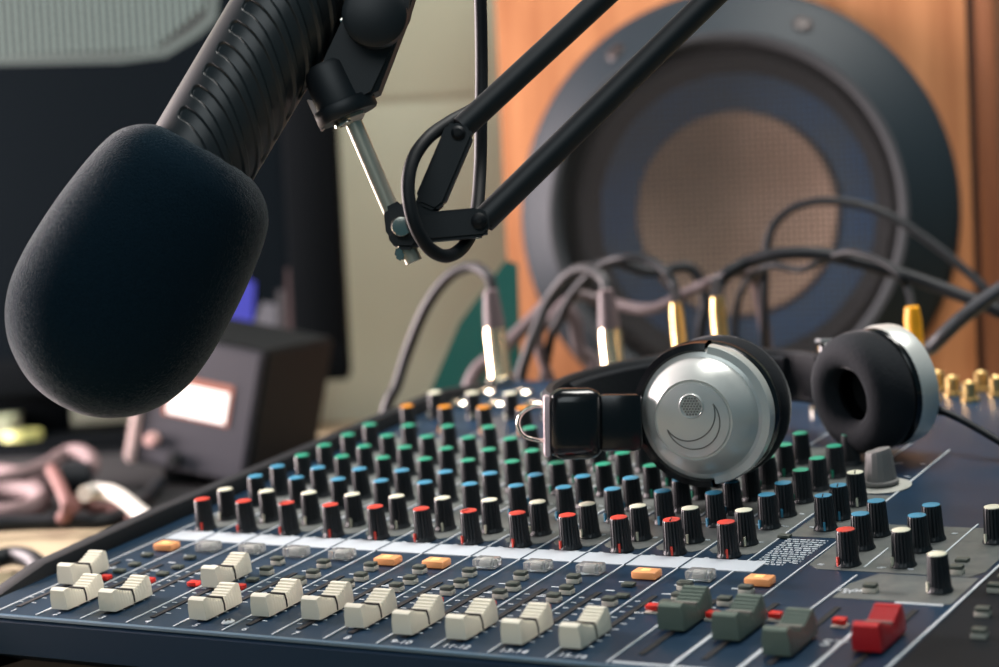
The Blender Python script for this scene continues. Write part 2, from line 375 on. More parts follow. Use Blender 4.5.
# large grey level knob on its pale skirt
bk = MB(); n = 48; rows = [(.0092, .0022), (.0092, .0036), (.0082, .0042), (.0068, .018), (.0060, .0192), (.0, .0194)]
vs = []; fs = []
for j, (r, z) in enumerate(rows):
    for k in range(n):
        a = 2*PI*k/n; g = .0004 if (j in (2, 3) and k % 3 == 0) else 0; vs.append(((r-g)*math.cos(a), (r-g)*math.sin(a), z + (.0012 * math.cos(a) if j >= 4 else 0)))
for j in range(len(rows)-1):
    for k in range(n): fs.append((j*n+k, j*n+(k+1)%n, (j+1)*n+(k+1)%n, (j+1)*n+k))
bk.add(vs, fs); o = cpart('level_knob', bk.mesh('level_knob', mat('knob_grey', C8(112, 110, 108), .5)), None, Matrix.Translation((.3345, .1290, 0)))
o['label'] = 'large grey level knob on a pale disc'
obj('skirt', MB().lathe([(.0, .0003), (.0155, .0003), (.0155, .0006), (.0100, .0010), (.0, .0022)], 40).mesh('skirt', mat('skirt_grey', C8(170, 170, 162), .5)), o)
# push buttons
bt_b = MB().box(-.0031, .0031, -.0022, .0022, .0002, .0024, None, .0003).mesh('button', M_btnbase); bt_t = MB().box(-.0030, .0030, -.0021, .0021, .0024, .0042, None, .0004).mesh('button_cap', M_btn)
bt_low = MB().box(-.0030, .0030, -.0021, .0021, .0002, .0018, None, .0004).mesh('button', M_btn)
rb_me = MB().box(-.0028, .0028, -.0022, .0022, .0003, .0026, None, .0005).mesh('button', M_redbtn); rb_b = MB().box(-.0032, .0032, -.0026, .0026, .0001, .0009, None, .0002).mesh('button_base', M_btnbase)
def button(u, v, up=True):
    o = cpart('button', bt_b if up else bt_low, None, Matrix.Translation((u, v, 0)))
    if up: obj('button_cap', bt_t, o)
def rbutton(u, v, base=False):
    o = cpart('red_button', rb_me, None, Matrix.Translation((u, v, .0012 if base else 0)))
    if base: obj('button_base', rb_b, o, Matrix.Translation((0, 0, -.0012)))
for i in range(12):
    up = i >= 3 and i not in (10,)
    button(i * PIT + .0018, -.0515, up or i == 3); button(i * PIT + .0068, -.0675, up); button(i * PIT + .0065, -.0790, i >= 4)
    if i < 11: rbutton(i * PIT + .0082, -.0915)
rbutton(.3102, -.0840, True); rbutton(.3405, -.0880, True); rbutton(.3673, -.0837, True); rbutton(.3966, -.0858, True)
button(11.1 * PIT, -.052); button(12.1 * PIT + .001, -.0520); button(12.05 * PIT, -.069)
button(.3925, -.0400); button(.4200, -.0080); button(.4165, .010, False); button(.3220, .0330, False); button(.4440, -.030); button(.4420, -.010, False); button(.4490, -.062); button(.4560, -.088)
# illuminated ON buttons
ln = MB().box(-.0062, .0062, -.0040, .0040, .0004, .0050, None, .0009).mesh('on_button', M_lens); ln_c = MB().box(-.0030, .0030, -.0018, .0018, .0012, .0034, None, .0005).mesh('lens_core', M_lens_core)
lo = MB().box(-.0062, .0062, -.0040, .0040, .0004, .0040, None, .0009).mesh('on_button', M_lens_on); lo_c = MB().box(-.0022, .0022, -.0016, .0016, .0038, .00425, None, .0002).mesh('lens_core', M_lens_bulb)
for i in range(13):
    lit = i in (0, 5, 6, 10, 12); v = -.0385 if lit else -.0368
    o = cpart('on_button', lo if lit else ln, None, Matrix.Translation((i * PIT + (.0045 if lit else .0028), v - (.002 if i in (5, 6) else 0), 0)))
    obj('lens_core', lo_c if lit else ln_c, o)
    if lit: o['label'] = 'lit orange on button'
# panel screws
scr = MB().lathe([(0, .0002), (.0030, .0002), (.0030, .0008), (.0022, .0014), (0, .0016)], 18).mesh('screw', mat('screw_pale', C8(200, 204, 206), .4)); sl = MB().box(-.0018, .0018, -.0003, .0003, .0013, .00175).box(-.0003, .0003, -.0018, .0018, .0013, .00175).mesh('screw_slot', M_slot)
for u, v in ((4.30 * PIT, -.1375), (-.026, -.1440)):
    o = cpart('screw', scr, None, Matrix.Translation((u, v, 0))); obj('screw_slot', sl, o)
# input sockets along the back
sk = MB().lathe([(.0042, .0), (.0072, .0), (.0072, .0030), (.0058, .0042), (.0044, .0042), (.0040, .0)], 20).mesh('jack_socket', M_chrome)
hole = MB().lathe([(0, .0006), (.0042, .0006)], 16).mesh('socket_hole', M_slot)
rca = MB().lathe([(0, .0), (.0056, .0), (.0056, .002), (.0042, .0025), (.0042, .011), (.0030, .0115), (.0, .0095)], 18).mesh('phono_socket', M_gold)
for c in range(12):
    for v in (.288, .322):
        if c >= 8 and v > .3: continue
        o = cpart('jack_socket', sk, None, Matrix.Translation((c * PIT - .014, v, 0))); obj('socket_hole', hole, o)
for u, v in [(.262 + .0135 * i, .350 - .013 * (i % 2)) for i in range(9)] + [(.272, .318), (.295, .320), (.318, .322)]:
    cpart('phono_socket', rca, None, Matrix.Translation((u, v, 0)))
# ------------------------------------------------------------------ loudspeaker cabinet
ZS = 1.72
yaw = math.radians(-18)
n_out = (-DFH * math.cos(yaw) + DRH * math.sin(yaw)).normalized(); sx_ = Vector((0, 0, 1)).cross(n_out).normalized()   # sx_: to the right as seen from the front
wc = W(735, 214, ZS)
sp = thing('loudspeaker', 'large orange wooden loudspeaker cabinet with one round woofer', 'loudspeaker', Vector((wc.x, wc.y, 0)) - n_out * .15)
MS = Matrix((sx_, Vector((0, 0, 1)), n_out)).transposed().to_4x4(); MS.translation = wc      # x right, y up, z out of the front
hz = wc.z; TOP = .36; xl, xr = -.193, .186; ro = .160
bf = MB(); N = 96; vs = []; fs = []
angs = sorted([2*PI*k/N for k in range(N)] + [math.atan2(y, x) % (2*PI) for x in (xl, xr) for y in (-hz + .001, TOP)]); N = len(angs)
for a in angs:                                                      # front board with a round hole
    c, s_ = math.cos(a), math.sin(a); t = 9
    if abs(c) > 1e-6: t = min(t, (xr if c > 0 else xl) / c)
    if abs(s_) > 1e-6: t = min(t, (TOP if s_ > 0 else -hz + .001) / s_)
    vs += [(ro * c, ro * s_, 0), (t * c, t * s_, 0), (ro * c, ro * s_, -.03)]
for k in range(N):
    j = (k+1) % N; fs += [(k*3, k*3+1, j*3+1, j*3), (k*3, j*3, j*3+2, k*3+2)]
bf.add(vs, fs, MS); wpart('front_board', bf, M_wood, sp)
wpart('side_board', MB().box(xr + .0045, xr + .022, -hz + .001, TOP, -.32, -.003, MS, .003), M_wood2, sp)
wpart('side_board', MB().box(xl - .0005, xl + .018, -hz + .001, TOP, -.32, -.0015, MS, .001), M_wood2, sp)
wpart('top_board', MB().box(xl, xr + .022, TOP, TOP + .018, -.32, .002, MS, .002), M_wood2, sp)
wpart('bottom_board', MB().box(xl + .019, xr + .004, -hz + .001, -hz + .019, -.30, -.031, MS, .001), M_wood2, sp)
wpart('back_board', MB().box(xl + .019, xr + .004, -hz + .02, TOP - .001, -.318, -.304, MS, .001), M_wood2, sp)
wpart('board_joint', MB().box(xr - .0002, xr + .0044, -hz + .001, TOP, -.30, -.007, MS, .0008), mat('joint_dark', C8(52, 28, 20), .7), sp)
fr = MB().lathe([(.160, -.004), (.176, -.001), (.178, .003), (.1765, .008), (.170, .0125), (.1445, .0395), (.1415, .0410), (.1385, .0395), (.1375, .030), (.1375, -.030), (.160, -.030)], 112, MS); wfr = wpart('woofer_frame', fr, M_frame, sp)
wpart('gasket', MB().lathe([(.1425, .0405), (.1432, .0416), (.1400, .0422), (.1365, .0405), (.1345, .034), (.1378, .033)], 112, MS), M_dark, wfr)
for k in range(4):
    a = math.radians((66, 123, 246, 303)[k]); m = MS @ Matrix.Translation((.158 * math.cos(a), .158 * math.sin(a), .0250)) @ Matrix.Rotation(a, 4, 'Z') @ Matrix.Rotation(.80, 4, 'Y')
    q_ = wpart('screw', MB().lathe([(0, .0032), (.0052, .0028), (.0078, .0012), (.0078, -.002)], 20, m), mat('screw_dark', C8(58, 54, 54), .4, metal=.6), wfr)
    wpart('screw_slot', MB().box(-.0042, .0042, -.0007, .0007, .0028, .0038, m), M_slot, q_)
wpart('surround', MB().lathe([(.1375, -.004), (.134, .008), (.126, .014), (.119, .010), (.112, -.002)], 80, MS), M_dark, sp)
wpart('cone_ring', MB().lathe([(.1135, -.002), (.098, -.004), (.0815, -.008)], 80, MS), M_blue, sp)
wpart('cone', MB().lathe([(.0830, -.0075), (.0800, -.004), (.0775, -.006), (.060, -.012), (.040, -.017), (.020, -.020), (0, -.021)], 64, MS), M_cone, sp)
gm = MB(); st = .0046; k = -int(.1365 / st)
while k * st < .1365:
    p = k * st; hL = math.sqrt(max(0, .1368**2 - p*p)); t = .00050
    gm.box(p - t, p + t, -hL, hL, .0330, .0336, MS); gm.box(-hL, hL, p - t, p + t, .0336, .0342, MS); k += 1
o = wpart('grille_mesh', gm, M_wire, sp); o['kind'] = 'stuff'
# ------------------------------------------------------------------ monitor behind the microphone
ZM = 2.02
def mono(px, py): return W(px, py, ZM)
mo = thing('computer_monitor', 'black computer monitor with a dark screen behind the microphone', 'monitor', Vector((0, 0, 0)))
up_ = Vector((0, 0, 1))
tr, br = mono(341, 118), mono(349, 379)
mh = .47; mw = .62; mc = Vector((br.x, br.y, br.z)); MM = Matrix((DRH, DFH, up_)).transposed().to_4x4(); MM.translation = mc    # x<0 to the left, z up from lower right corner
mo.location = Vector((mc.x, mc.y, 0)) - DRH * mw / 2
wpart('shell', MB().box(-mw, 0, .004, .045, 0, mh, MM, .004), M_tv, mo)
bz = MB(); fwd = .0
for a in ((-mw, 0, 0, .034), (-mw, 0, mh - .026, mh)): bz.box(a[0], a[1], -.008, .006, a[2], a[3], MM, .002)
for a in ((-.050, 0), (-mw, -mw + .03)): bz.box(a[0], a[1], -.008, .006, .030, mh - .022, MM, .002)
wpart('bezel', bz, M_tv, mo)
scn = wpart('screen', MB().box(-mw + .028, -.048, .001, .0035, .032, mh - .024, MM), M_scr, mo)
def to_m(px, py):                                                   # pixel on the screen plane -> monitor frame (x, z)
    r = ray(px, py); q = MM.inverted(); o_ = q @ CAMW; d_ = q.to_3x3() @ r; s = -(o_.y - .0008) / d_.y; h = o_ + d_ * s; return (h.x, h.z)
def panel_on_screen(name, pix, m, off=.0):
    poly = [to_m(*p) for p in pix]; b = MB(); b.add([(x, .0006 - off, z) for x, z in poly] + [(x, .0012 - off, z) for x, z in poly], [tuple(range(len(poly)))] + [(i, (i+1) % len(poly), (i+1) % len(poly) + len(poly), i + len(poly)) for i in range(len(poly))], MM)
    return wpart(name, b, m, scn)
def emis(name, col, st, stripes=None):
    m = bpy.data.materials.new(name); m.use_nodes = True; nt = m.node_tree; b = nt.nodes['Principled BSDF']; b.inputs['Base Color'].default_value = (.01, .01, .01, 1); b.inputs['Emission Color'].default_value = (*col, 1); b.inputs['Emission Strength'].default_value = st
    return m
M_win = emis('window_grey', C8(24, 32, 31), .7); M_winl = emis('window_line', C8(168, 186, 178), .75)
zt = mh - .026
panel_on_screen('window_border', [(-60, 66), (120, 62), (166, 56), (198, 36), (216, 20), (224, -60), (-60, -60)], emis('window_edge', C8(128, 142, 136), .62), -.0003)
panel_on_screen('screen_window', [(-60, 58), (120, 55), (160, 49), (190, 31), (207, 16), (214, -60), (-60, -60)], M_win)
sm = MB()
x0, z0 = to_m(-60, 60); x1, _ = to_m(204, 20)
k = 0; x = x0
while x < x1:
    px = 499.5 + (x - x0) * F / ZM - 559.5
    zlow = to_m(0, 57)[1] if px < 150 else to_m(0, 57 - (px - 150) * .75)[1]
    sm.box(x, x + .0031, -.0003, .0006, zlow, zt, MM); x += .0068
o = wpart('screen_bars', sm, M_winl, scn); o['kind'] = 'stuff'
for nme, pix, c, st in (('screen_icon', [(222, 272), (255, 282), (252, 334), (218, 330)], C8(52, 58, 190), .9), ('screen_icon', [(262, 302), (276, 304), (276, 338), (250, 336)], C8(128, 124, 132), .7), ('screen_icon', [(277, 290), (284, 290), (284, 338), (277, 338)], C8(90, 84, 88), .6), ('screen_icon', [(286, 268), (293, 268), (293, 340), (286, 340)], C8(104, 74, 74), .5)):
    panel_on_screen(nme, pix, emis('icon', c, st), .0002)
sb = Vector((mc.x, mc.y, 0)) - DRH * mw / 2
MT = Matrix((DRH, DFH, up_)).transposed().to_4x4(); MT.translation = sb
wpart('neck', MB().box(-.04, .04, .02, .04, .008, mc.z + .02, MT, .003), M_tv, mo)
wpart('base', MB().box(-.13, .13, -.06, .09, 0.0002, .012, MT, .004), M_tv, mo)
# ------------------------------------------------------------------ dark device box with a white label made to glow
bp = on_z(246, 492, 0.0) + Vector((0, 0, .004))
bx = thing('desk_device', 'dark grey desk device with a white label made to glow below the monitor', 'device', bp)
fx = (DRH * .93 - DFH * .32 - Vector((0, 0, .20))).normalized(); fy = Vector((0, 0, 1)).cross(fx).normalized()
upb = fx.cross(fy).normalized(); upb = (upb + fy * .08).normalized()
def bxm(x, y, z): return bp + fx * x + fy * y + upb * z
bw, bd, bh = .100, .13, .106
def hexa(x0, x1, y0, y1, z0, z1):
    b = MB(); b.add([bxm(x0,y0,z0), bxm(x1,y0,z0), bxm(x1,y1,z0), bxm(x0,y1,z0), bxm(x0,y0,z1), bxm(x1,y0,z1), bxm(x1,y1,z1), bxm(x0,y1,z1)], [(3,2,1,0),(4,5,6,7),(0,1,5,4),(1,2,6,5),(2,3,7,6),(3,0,4,7)])
    bmesh.ops.bevel(b.bm, geom=b.bm.edges[:], offset=.0025, segments=2, affect='EDGES'); return b
wpart('housing', hexa(-bw, 0, .002, bd, .0, bh), M_boxs, bx)
wpart('front_plate', hexa(-bw + .003, -.002, -.004, .003, .002, bh - .002), M_box, bx)
wpart('edge_highlight', hexa(-bw - .004, -bw + .004, -.008, .006, .0, bh - .001), mat('highlight_pale', C8(196, 176, 172), .35), bx)  # window light on the left edge, put in as a pale strip
def on_front(x0, x1, z0, z1, y=-.0048):
    b = MB(); b.add([bxm(x0, y, z0), bxm(x1, y, z0), bxm(x1, y, z1), bxm(x0, y, z1), bxm(x0, y+.002, z0), bxm(x1, y+.002, z0), bxm(x1, y+.002, z1), bxm(x0, y+.002, z1)], [(3,2,1,0),(4,5,6,7),(0,1,5,4),(1,2,6,5),(2,3,7,6),(3,0,4,7)]); return b
dsp = wpart('label_frame', on_front(-.078, -.021, .043, .075), mat('frame_copper', C8(150, 96, 80), .5), bx)
wpart('glow_label', on_front(-.074, -.024, .045, .069, -.0052), mat('label_emissive', C8(230, 225, 220), .4, emit=(C8(255, 240, 236), .75)), dsp)  # white label given emission so it reads bright
ft = bxm(-bw + .02, .05, 0); wpart('foot', MB().box(-.012, .012, -.03, .03, -ft.z + .0032, .004, frame(ft, DRH, Vector((0, 0, 1))), .001), M_boxs, bx)
for x, z in ((-.082, .016), (-.060, .004)):
    c = bxm(x, -.004, z + .006); wpart('control_knob', MB().lathe([(.0, .008), (.005, .0075), (.006, .0)], 18, frame(c, fx, -fy)), mat('knob_pale', C8(186, 150, 144), .4) if z > .005 else M_boxs, bx)
# ------------------------------------------------------------------ teal folder between desk and wall
tf = thing('folder', 'teal plastic folder leaning behind the cable plugs', 'folder', Vector((W(455, 400, 1.6).x, W(455, 400, 1.6).y, 0)))
tz = 1.60
def tw(px, py, dz=0): return W(px, py, tz + dz)
poly = [(506, 260), (518, 264), (524, 488), (372, 488), (430, 392), (460, 322)]
b = MB(); n = len(poly); b.add([tw(x, y) for x, y in poly] + [tw(x, y, .012) for x, y in poly], [tuple(range(n)), tuple(range(n, 2*n))[::-1]] + [(i, (i+1) % n, (i+1) % n + n, i + n) for i in range(n)])
wpart('cover', b, M_teal, tf)
b = MB(); poly2 = [(503, 270), (516, 272), (521, 486), (380, 486), (434, 396), (463, 330)]
b.add([tw(x, y, .0121) for x, y in poly2] + [tw(x, y, .020) for x, y in poly2], [tuple(range(n)), tuple(range(n, 2*n))[::-1]] + [(i, (i+1) % n, (i+1) % n + n, i + n) for i in range(n)])
wpart('sheets', b, M_print, tf)
# ------------------------------------------------------------------ microphone
ZC = .97; S = ZC / F
dpx = Vector((-.502, .865)); ppx = Vector((.865, .502))
axd = (CR * dpx.x + CD * dpx.y + CF * -.05).normalized(); axp = (CR * ppx.x + CD * ppx.y).normalized(); axp = (axp - axd * axp.dot(axd)).normalized()
MIC = Matrix((axp, axd.cross(axp), axd)).transposed().to_4x4(); MIC.translation = W(150, 255, ZC)   # z towards the foam tip, x to the lower right, units scaled below
toward = -CF; ysign = 1 if axd.cross(axp).dot(toward) > 0 else -1
mc_ = thing('microphone', 'black broadcast microphone with a dark foam windscreen', 'microphone', W(150, 255, ZC))
FT = [(-117.5, 50), (-113, 62), (-106, 73), (-97, 82), (-86, 89), (-70, 94), (-50, 98), (-25, 101.5), (0, 104), (30, 105.5), (60, 105.5), (88, 102.5), (110, 96), (128, 86.5), (144, 73.5), (157, 57), (166.5, 39.5), (172, 21), (174.5, 0)]
fsp = spline([(r, s_, 0) for s_, r in FT], 6)
pr = [(46 * S, -104 * S)] + [(max(0, p.x) * S, p.y * S) for p in fsp]
me = MB().lathe(pr, 96, MIC @ Matrix.Translation((-3 * S, 0, 0))).mesh('windscreen', M_foam, False); me.transform(Matrix.Translation(-Vector(mc_.location))); obj('windscreen', me, mc_)
hb = MB(); R0 = 55.5; NS, NA = 560, 300; vs = []; fs = []; s0, s1 = -420., -100.
cl = [(-31, 0), (-21, .6), (-11, 3.5), (2, 9), (14, 16.5), (26, 26), (38, 37.5), (48, 50), (54, 62), (55.4, 72)]
def cl_at(t):
    for (a, b), (c, d) in zip(cl, cl[1:]):
        if t <= c: return b + (d - b) * (t - a) / (c - a)
    return cl[-1][1]
clp = []
for k in range(41):
    t = -31 + 86 * k / 40; t = min(t, 55.3); clp.append((R0 * math.asin(t / R0), cl_at(t)))
import bisect
def groove(s_, phi):
    arc = R0 * phi
    if arc < -52 or arc > 95: return 0
    best = 99
    for j in range(12):
        sj = -137 - 24.7 * j
        if s_ < sj - 14 or s_ > sj + 90: continue
        for (a, b), (c, d) in zip(clp, clp[1:]):
            if abs(arc - a) > 12 and abs(arc - c) > 12: continue
            dx, dy = c - a, d - b; L2 = dx*dx + dy*dy
            if L2 < 1e-6: continue
            t = max(0, min(1, ((arc - a) * dx + (s_ - sj - b) * dy) / L2)); q = math.hypot(arc - a - t*dx, s_ - sj - b - t*dy)
            if q < best: best = q
    e = (6.9 - best) / 1.5
    return max(0, min(1, e))
vs = []; NF, NBK = 240, 30                                           # fine columns on the slotted side, coarse behind
cols = [-1.05 + (1.70 + 1.05) * k / NF for k in range(NF + 1)] + [1.70 + (2*PI - 2.75) * k / NBK for k in range(1, NBK)]
NC = len(cols); rowsS = [s0 + (s1 - s0) * i / 400 for i in range(401)]
for s_ in rowsS:
    for phi in cols:
        g = groove(s_, phi) if (phi < 1.70 and s_ > -330) else 0
        r = (R0 - 3.0 * g) * S
        if s_ < -400: r *= math.sqrt(max(0.05, 1 - ((-400 - s_) / 20) ** 2 * .9))
        vs.append((r * math.sin(phi) - 5 * S, ysign * r * math.cos(phi), s_ * S))
for i in range(len(rowsS) - 1):
    for k in range(NC): fs.append((i*NC+k, i*NC+(k+1) % NC, (i+1)*NC+(k+1) % NC, (i+1)*NC+k))
fs.append(tuple(range(NC))); hb.add(vs, fs, MIC, True)
me = hb.mesh('body', M_micbody, False); me.transform(Matrix.Translation(-Vector(mc_.location))); obj('body', me, mc_)
# yoke mount, drawn in the image plane at ZC and given real thickness
def cm2(px, py, z=ZC): return W(px, py, z)
def plate(pix, z, t, bev=.0008):
    b = MB(); n = len(pix); b.add([W(x, y, z) for x, y in pix] + [W(x, y, z) + CF * t for x, y in pix], [tuple(range(n)), tuple(range(n, 2*n))[::-1]] + [(i, (i+1) % n, (i+1) % n + n, i + n) for i in range(n)])
    if bev: bmesh.ops.bevel(b.bm, geom=b.bm.edges[:], offset=bev, segments=2, affect='EDGES')
    for f in b.bm.faces: f.smooth = True
    return b
yk = wpart('mount_bracket', plate([(362, -40), (424, -40), (408, 12), (376, 96), (352, 108), (310, 92), (330, 62)], ZC - .006, .026, .003), M_matte, mc_)
rd0, rd1 = cm2(348, 110), cm2(414, 262)
rdir = (rd1 - rd0).normalized()
ML = frame(cm2(349, 117, ZC + .004), CF, -rdir)                      # z up along the rod
wpart('collar', MB().lathe([(0, .0), (.0136, .0), (.0144, .001), (.0144, .0062), (.0138, .0070), (.0124, .0072), (.0120, .0240), (.0108, .0262), (0, .0264)], 40, ML), M_matte, yk)
wpart('clamp_knob', MB().lathe([(0, .014), (.012, .014), (.0145, .012), (.0145, .002), (.012, 0), (0, 0)], 28, frame(cm2(376, 18, ZC - .007), CR, -CF)), M_matte, yk)
wpart('mount_lit_edge', plate([(306, 99), (315, 101), (330, 122), (321, 132), (317, 122)], ZC + .006, .004, .0006), mat('lit_edge_pale', C8(214, 196, 190), .3), yk)  # lit edge of the mount, put in as a pale piece
wpart('rivet', MB().lathe([(0, .002), (.0012, .0016), (.0015, 0)], 16, frame(cm2(343, 21, ZC - .004), CR, -CF)), M_chrome, yk)
# ------------------------------------------------------------------ boom arm
ba = thing('boom_arm', 'black twin tube microphone boom arm with a chrome spigot', 'boom arm', W(1050, -330, 1.0))
zb = ZC + .004
wpart('spigot', MB().tube([W(351, 117, zb), W(390, 208, zb), W(414, 262, zb)], .0040, 24), M_steel, ba)
wpart('spigot_nut', MB().lathe([(0, .0075), (.0052, .0075), (.0070, .0060), (.0072, .0020), (.0050, 0), (0, 0)], 6, frame(W(353.5, 123, zb), CF, -rdir)), M_steel, ba)
wpart('spigot_ring', MB().lathe([(.0040, .0026), (.0062, .0026), (.0064, .0004), (.0040, .0002)], 24, frame(W(348, 124.5, zb), CF, -rdir)), M_chrome, ba)
wpart('clamp_block', plate([(383, 208), (401, 199), (413, 209), (424, 236), (414, 250), (396, 249), (386, 236)], zb - .010, .020, .002), M_matte, ba)
cs = wpart('clamp_screw', MB().lathe([(0, .006), (.0042, .0055), (.0050, .003), (.0050, 0)], 20, frame(W(402, 227, zb - .010), CR, -CF)), M_chrome, ba)
wpart('wing_screw', plate([(396, 246), (405, 252), (402, 262), (394, 257)], zb - .004, .006, .001), M_chrome, ba)
def bar(a, b, hwid, z, t, bev=.0015):
    a, b = Vector(a), Vector(b); d = (b - a).normalized(); n = Vector((-d.y, d.x)) * hwid; e = d * hwid * .55
    return plate([tuple(a - n - e*.3), tuple(a - n*.6 - e), tuple(a + n*.6 - e), tuple(a + n - e*.3), tuple(b + n + e*.3), tuple(b + n*.6 + e), tuple(b - n*.6 + e), tuple(b - n - e*.3)], z, t, bev)
wpart('end_link', bar((459, 132), (430, 200), 15, zb - .009, .016), M_matte, ba)
wpart('end_link', bar((404, 229), (481, 222), 15, zb - .008, .014), M_matte, ba)
wpart('end_link', bar((430, 198), (418, 226), 12, zb - .006, .010), M_matte, ba)
for px, py, r in ((458, 133, 7), (479, 221, 8)):
    m = frame(W(px, py, zb - .0085), CR, -CF); s_ = wpart('pivot_bolt', MB().lathe([(0, .0034), (r * .6 * S, .0032), (r * S, .0018), (r * S, -.002)], 24, m), M_rubber, ba)
    wpart('bolt_socket', MB().lathe([(0, .0037), (.0012, .0037), (.0012, .003)], 6, m), M_slot, s_)
def tubebar(a, b, r):
    return MB().tube([W(*a), W(*b)], r, 20)
wpart('arm_tube', tubebar((462, 128, zb), (1024, -392, zb + .06), .0057), M_matte, ba)
wpart('arm_tube', tubebar((483, 221, zb), (1047, -330, zb + .06), .0061), M_matte, ba)
wpart('elbow', MB().lathe([(0, .022), (.03, .022), (.034, .018), (.034, -.018), (.03, -.022), (0, -.022)], 32, frame(W(1045, -370, zb + .06), CR, -CF)), M_matte, ba)
eb_ = W(1045, -370, zb + .06); cb_ = Vector((CAMW.x, CAMW.y, 0)) + DRH * .60 + DFH * 1.20
for k in (-.016, .016): wpart('arm_tube', MB().tube([eb_ + DFH * k, cb_ + Vector((0, 0, .085)) + DFH * k], .0060, 16), M_matte, ba)
mB = frame(cb_, DRH, Vector((0, 0, 1)))
wpart('desk_clamp', MB().lathe([(0, .0005), (.045, .0005), (.048, .003), (.048, .012), (.040, .018), (.016, .022), (.014, .075), (0, .078)], 36, mB), M_matte, ba)
wpart('swivel', MB().box(-.012, .012, -.026, .026, .070, .100, mB, .003), M_matte, ba)
# microphone cable
pts = [W(358, -104, .972), W(366, -122, .975), W(392, -158, .985), W(430, -165, 1.0), W(462, -128, 1.015), W(476, -70, 1.02), W(480, -10, 1.02), W(481.5, 60, 1.02), W(481, 120, 1.015), W(480, 170, 1.01), W(476, 215, .995), W(466, 243, .98), W(448, 256, .962), W(429, 248, .952), W(414, 222, .948), W(408, 188, .950), W(413, 160, .956), W(428, 138, .965), W(450, 122, .980), W(478, 106, .992), W(520, 72, .995), W(600, 0, 1.0), W(680, -72, 1.01), W(850, -224, 1.035), W(1000, -362, 1.058), eb_ + CF * .05, eb_ * .5 + cb_ * .5 + CF * .035 + Vector((0, 0, .03)), cb_ + CF * .035 + Vector((0, 0, .11)), cb_ + DFH * .07 + Vector((0, 0, .02)), cb_ + DFH * .14 + Vector((0, 0, .004)), cb_ + DFH * .30 + Vector((0, 0, .004))]
tag(obj('microphone_cable', MB().tube(spline(pts, 10), .0031, 12).mesh('microphone_cable', M_rubber)), 'black microphone cable looped round the end of the boom arm', 'cable')
# ------------------------------------------------------------------ headphones
c1 = W(706, 413.5, 1.058); a1 = (CR * -.40 + CD * .13 - CF * .90).normalized()      # outward axis of the near cup
c2 = W(893, 384, 1.150); a2 = (CR * .85 - CD * .20 + CF * .48).normalized()
hp = thing('headphones', 'black headphones with silver ear cups lying on the mixing console', 'headphones', P(.29, .11, .017))
def cup(c, a, near):
    m = frame(c, (Vector((0, 0, 1))).cross(a), a) @ Matrix.Scale(.932 if near else .855, 4)                     # z outward; x horizontal, y up
    pad = wpart('ear_pad', MB().lathe([(.0165, -.030), (.0175, -.0355), (.0215, -.0395), (.0275, -.0405), (.0335, -.038), (.0375, -.032), (.0388, -.024), (.0378, -.016), (.035, -.0125), (.018, -.0125), (.0155, -.016)], 56, m), M_pad, hp)
    wpart('ear_cloth', MB().lathe([(0, -.017), (.0175, -.018)], 40, m), mat('cloth_black', C8(8, 10, 13), .95, bump=(900, .3, .001)), pad)
    wpart('cup_back', MB().lathe([(.0, -.0128), (.0365, -.0128), (.0378, -.011), (.0378, -.007), (.0365, -.0042), (.0, -.004)], 56, m), M_gloss, hp)
    return m
def shell(m):
    sh = wpart('cup_shell', MB().lathe([(.0348, -.002), (.0350, .003), (.0338, .0052), (.0312, .0062), (.0300, .0085), (.0270, .0125), (.0225, .0160), (.0212, .0170), (.0208, .0164), (.0200, .0164), (.0195, .0173), (.012, .0186), (0, .0190)], 72, m @ Matrix.Diagonal((1, 1, 1.22, 1))), M_silver, hp)
    return sh
m1 = cup(c1, a1, True); sh = shell(m1)
m1s = m1 @ Matrix.Diagonal((1, 1, 1.22, 1))
# badge: round dimpled emblem over a crescent
def dome(r): return .0190 - .0004 * (r / .012) if r < .012 else .0186 - .0013 * (r - .012) / .0075
mE = m1s @ Matrix.Translation((0, .0076, .0184)); wpart('emblem', MB().lathe([(.0067, -.0004), (.0068, .0005), (.0062, .0011), (.0056, .0007), (.0052, .0004), (.0, .0005)], 36, mE), M_silver, sh)
dm = MB()
for i in range(-4, 5):
    for j in range(-4, 5):
        x = (i + (j % 2) * .5) * .0016; y = j * .0014
        if math.hypot(x, y) < .0050: dm.lathe([(0, .0010), (.00050, .0008), (.00062, .0002)], 6, mE @ Matrix.Translation((x, y, .0002)))
wpart('emblem_dots', dm, mat('emblem_grey', C8(128, 128, 124), .4, metal=.4), sh)
N = 44; outer, inner = [], []
for k in range(N + 1):
    a = math.radians(198 + 200 * k / N); tt = math.sin(PI * k / N)
    for lst, rr in ((outer, .0148), (inner, .0148 - .0052 * tt)): lst.append(m1s @ Vector((rr * math.cos(a), rr * math.sin(a) - .0004, dome(rr) + .0001)))
wpart('crescent', MB().tube(outer + inner[::-1], .00030, 6), mat('emblem_line', C8(112, 112, 108), .35, metal=.5), sh)
# half ring fork on the headband side (left, seen from outside), raised rim on the other
FK = MB().lathe([(.0338, -.004), (.0386, -.004), (.0394, .001), (.0384, .0068), (.0350, .0078), (.0338, .006)], 48, m1, math.radians(84), math.radians(276)); wpart('fork', FK, M_gloss, hp)
RM = MB().lathe([(.0325, -.002), (.0372, -.002), (.0376, .003), (.0368, .0062), (.0325, .0068)], 48, m1, math.radians(-82), math.radians(82)); wpart('cup_rim', RM, M_silver, sh)
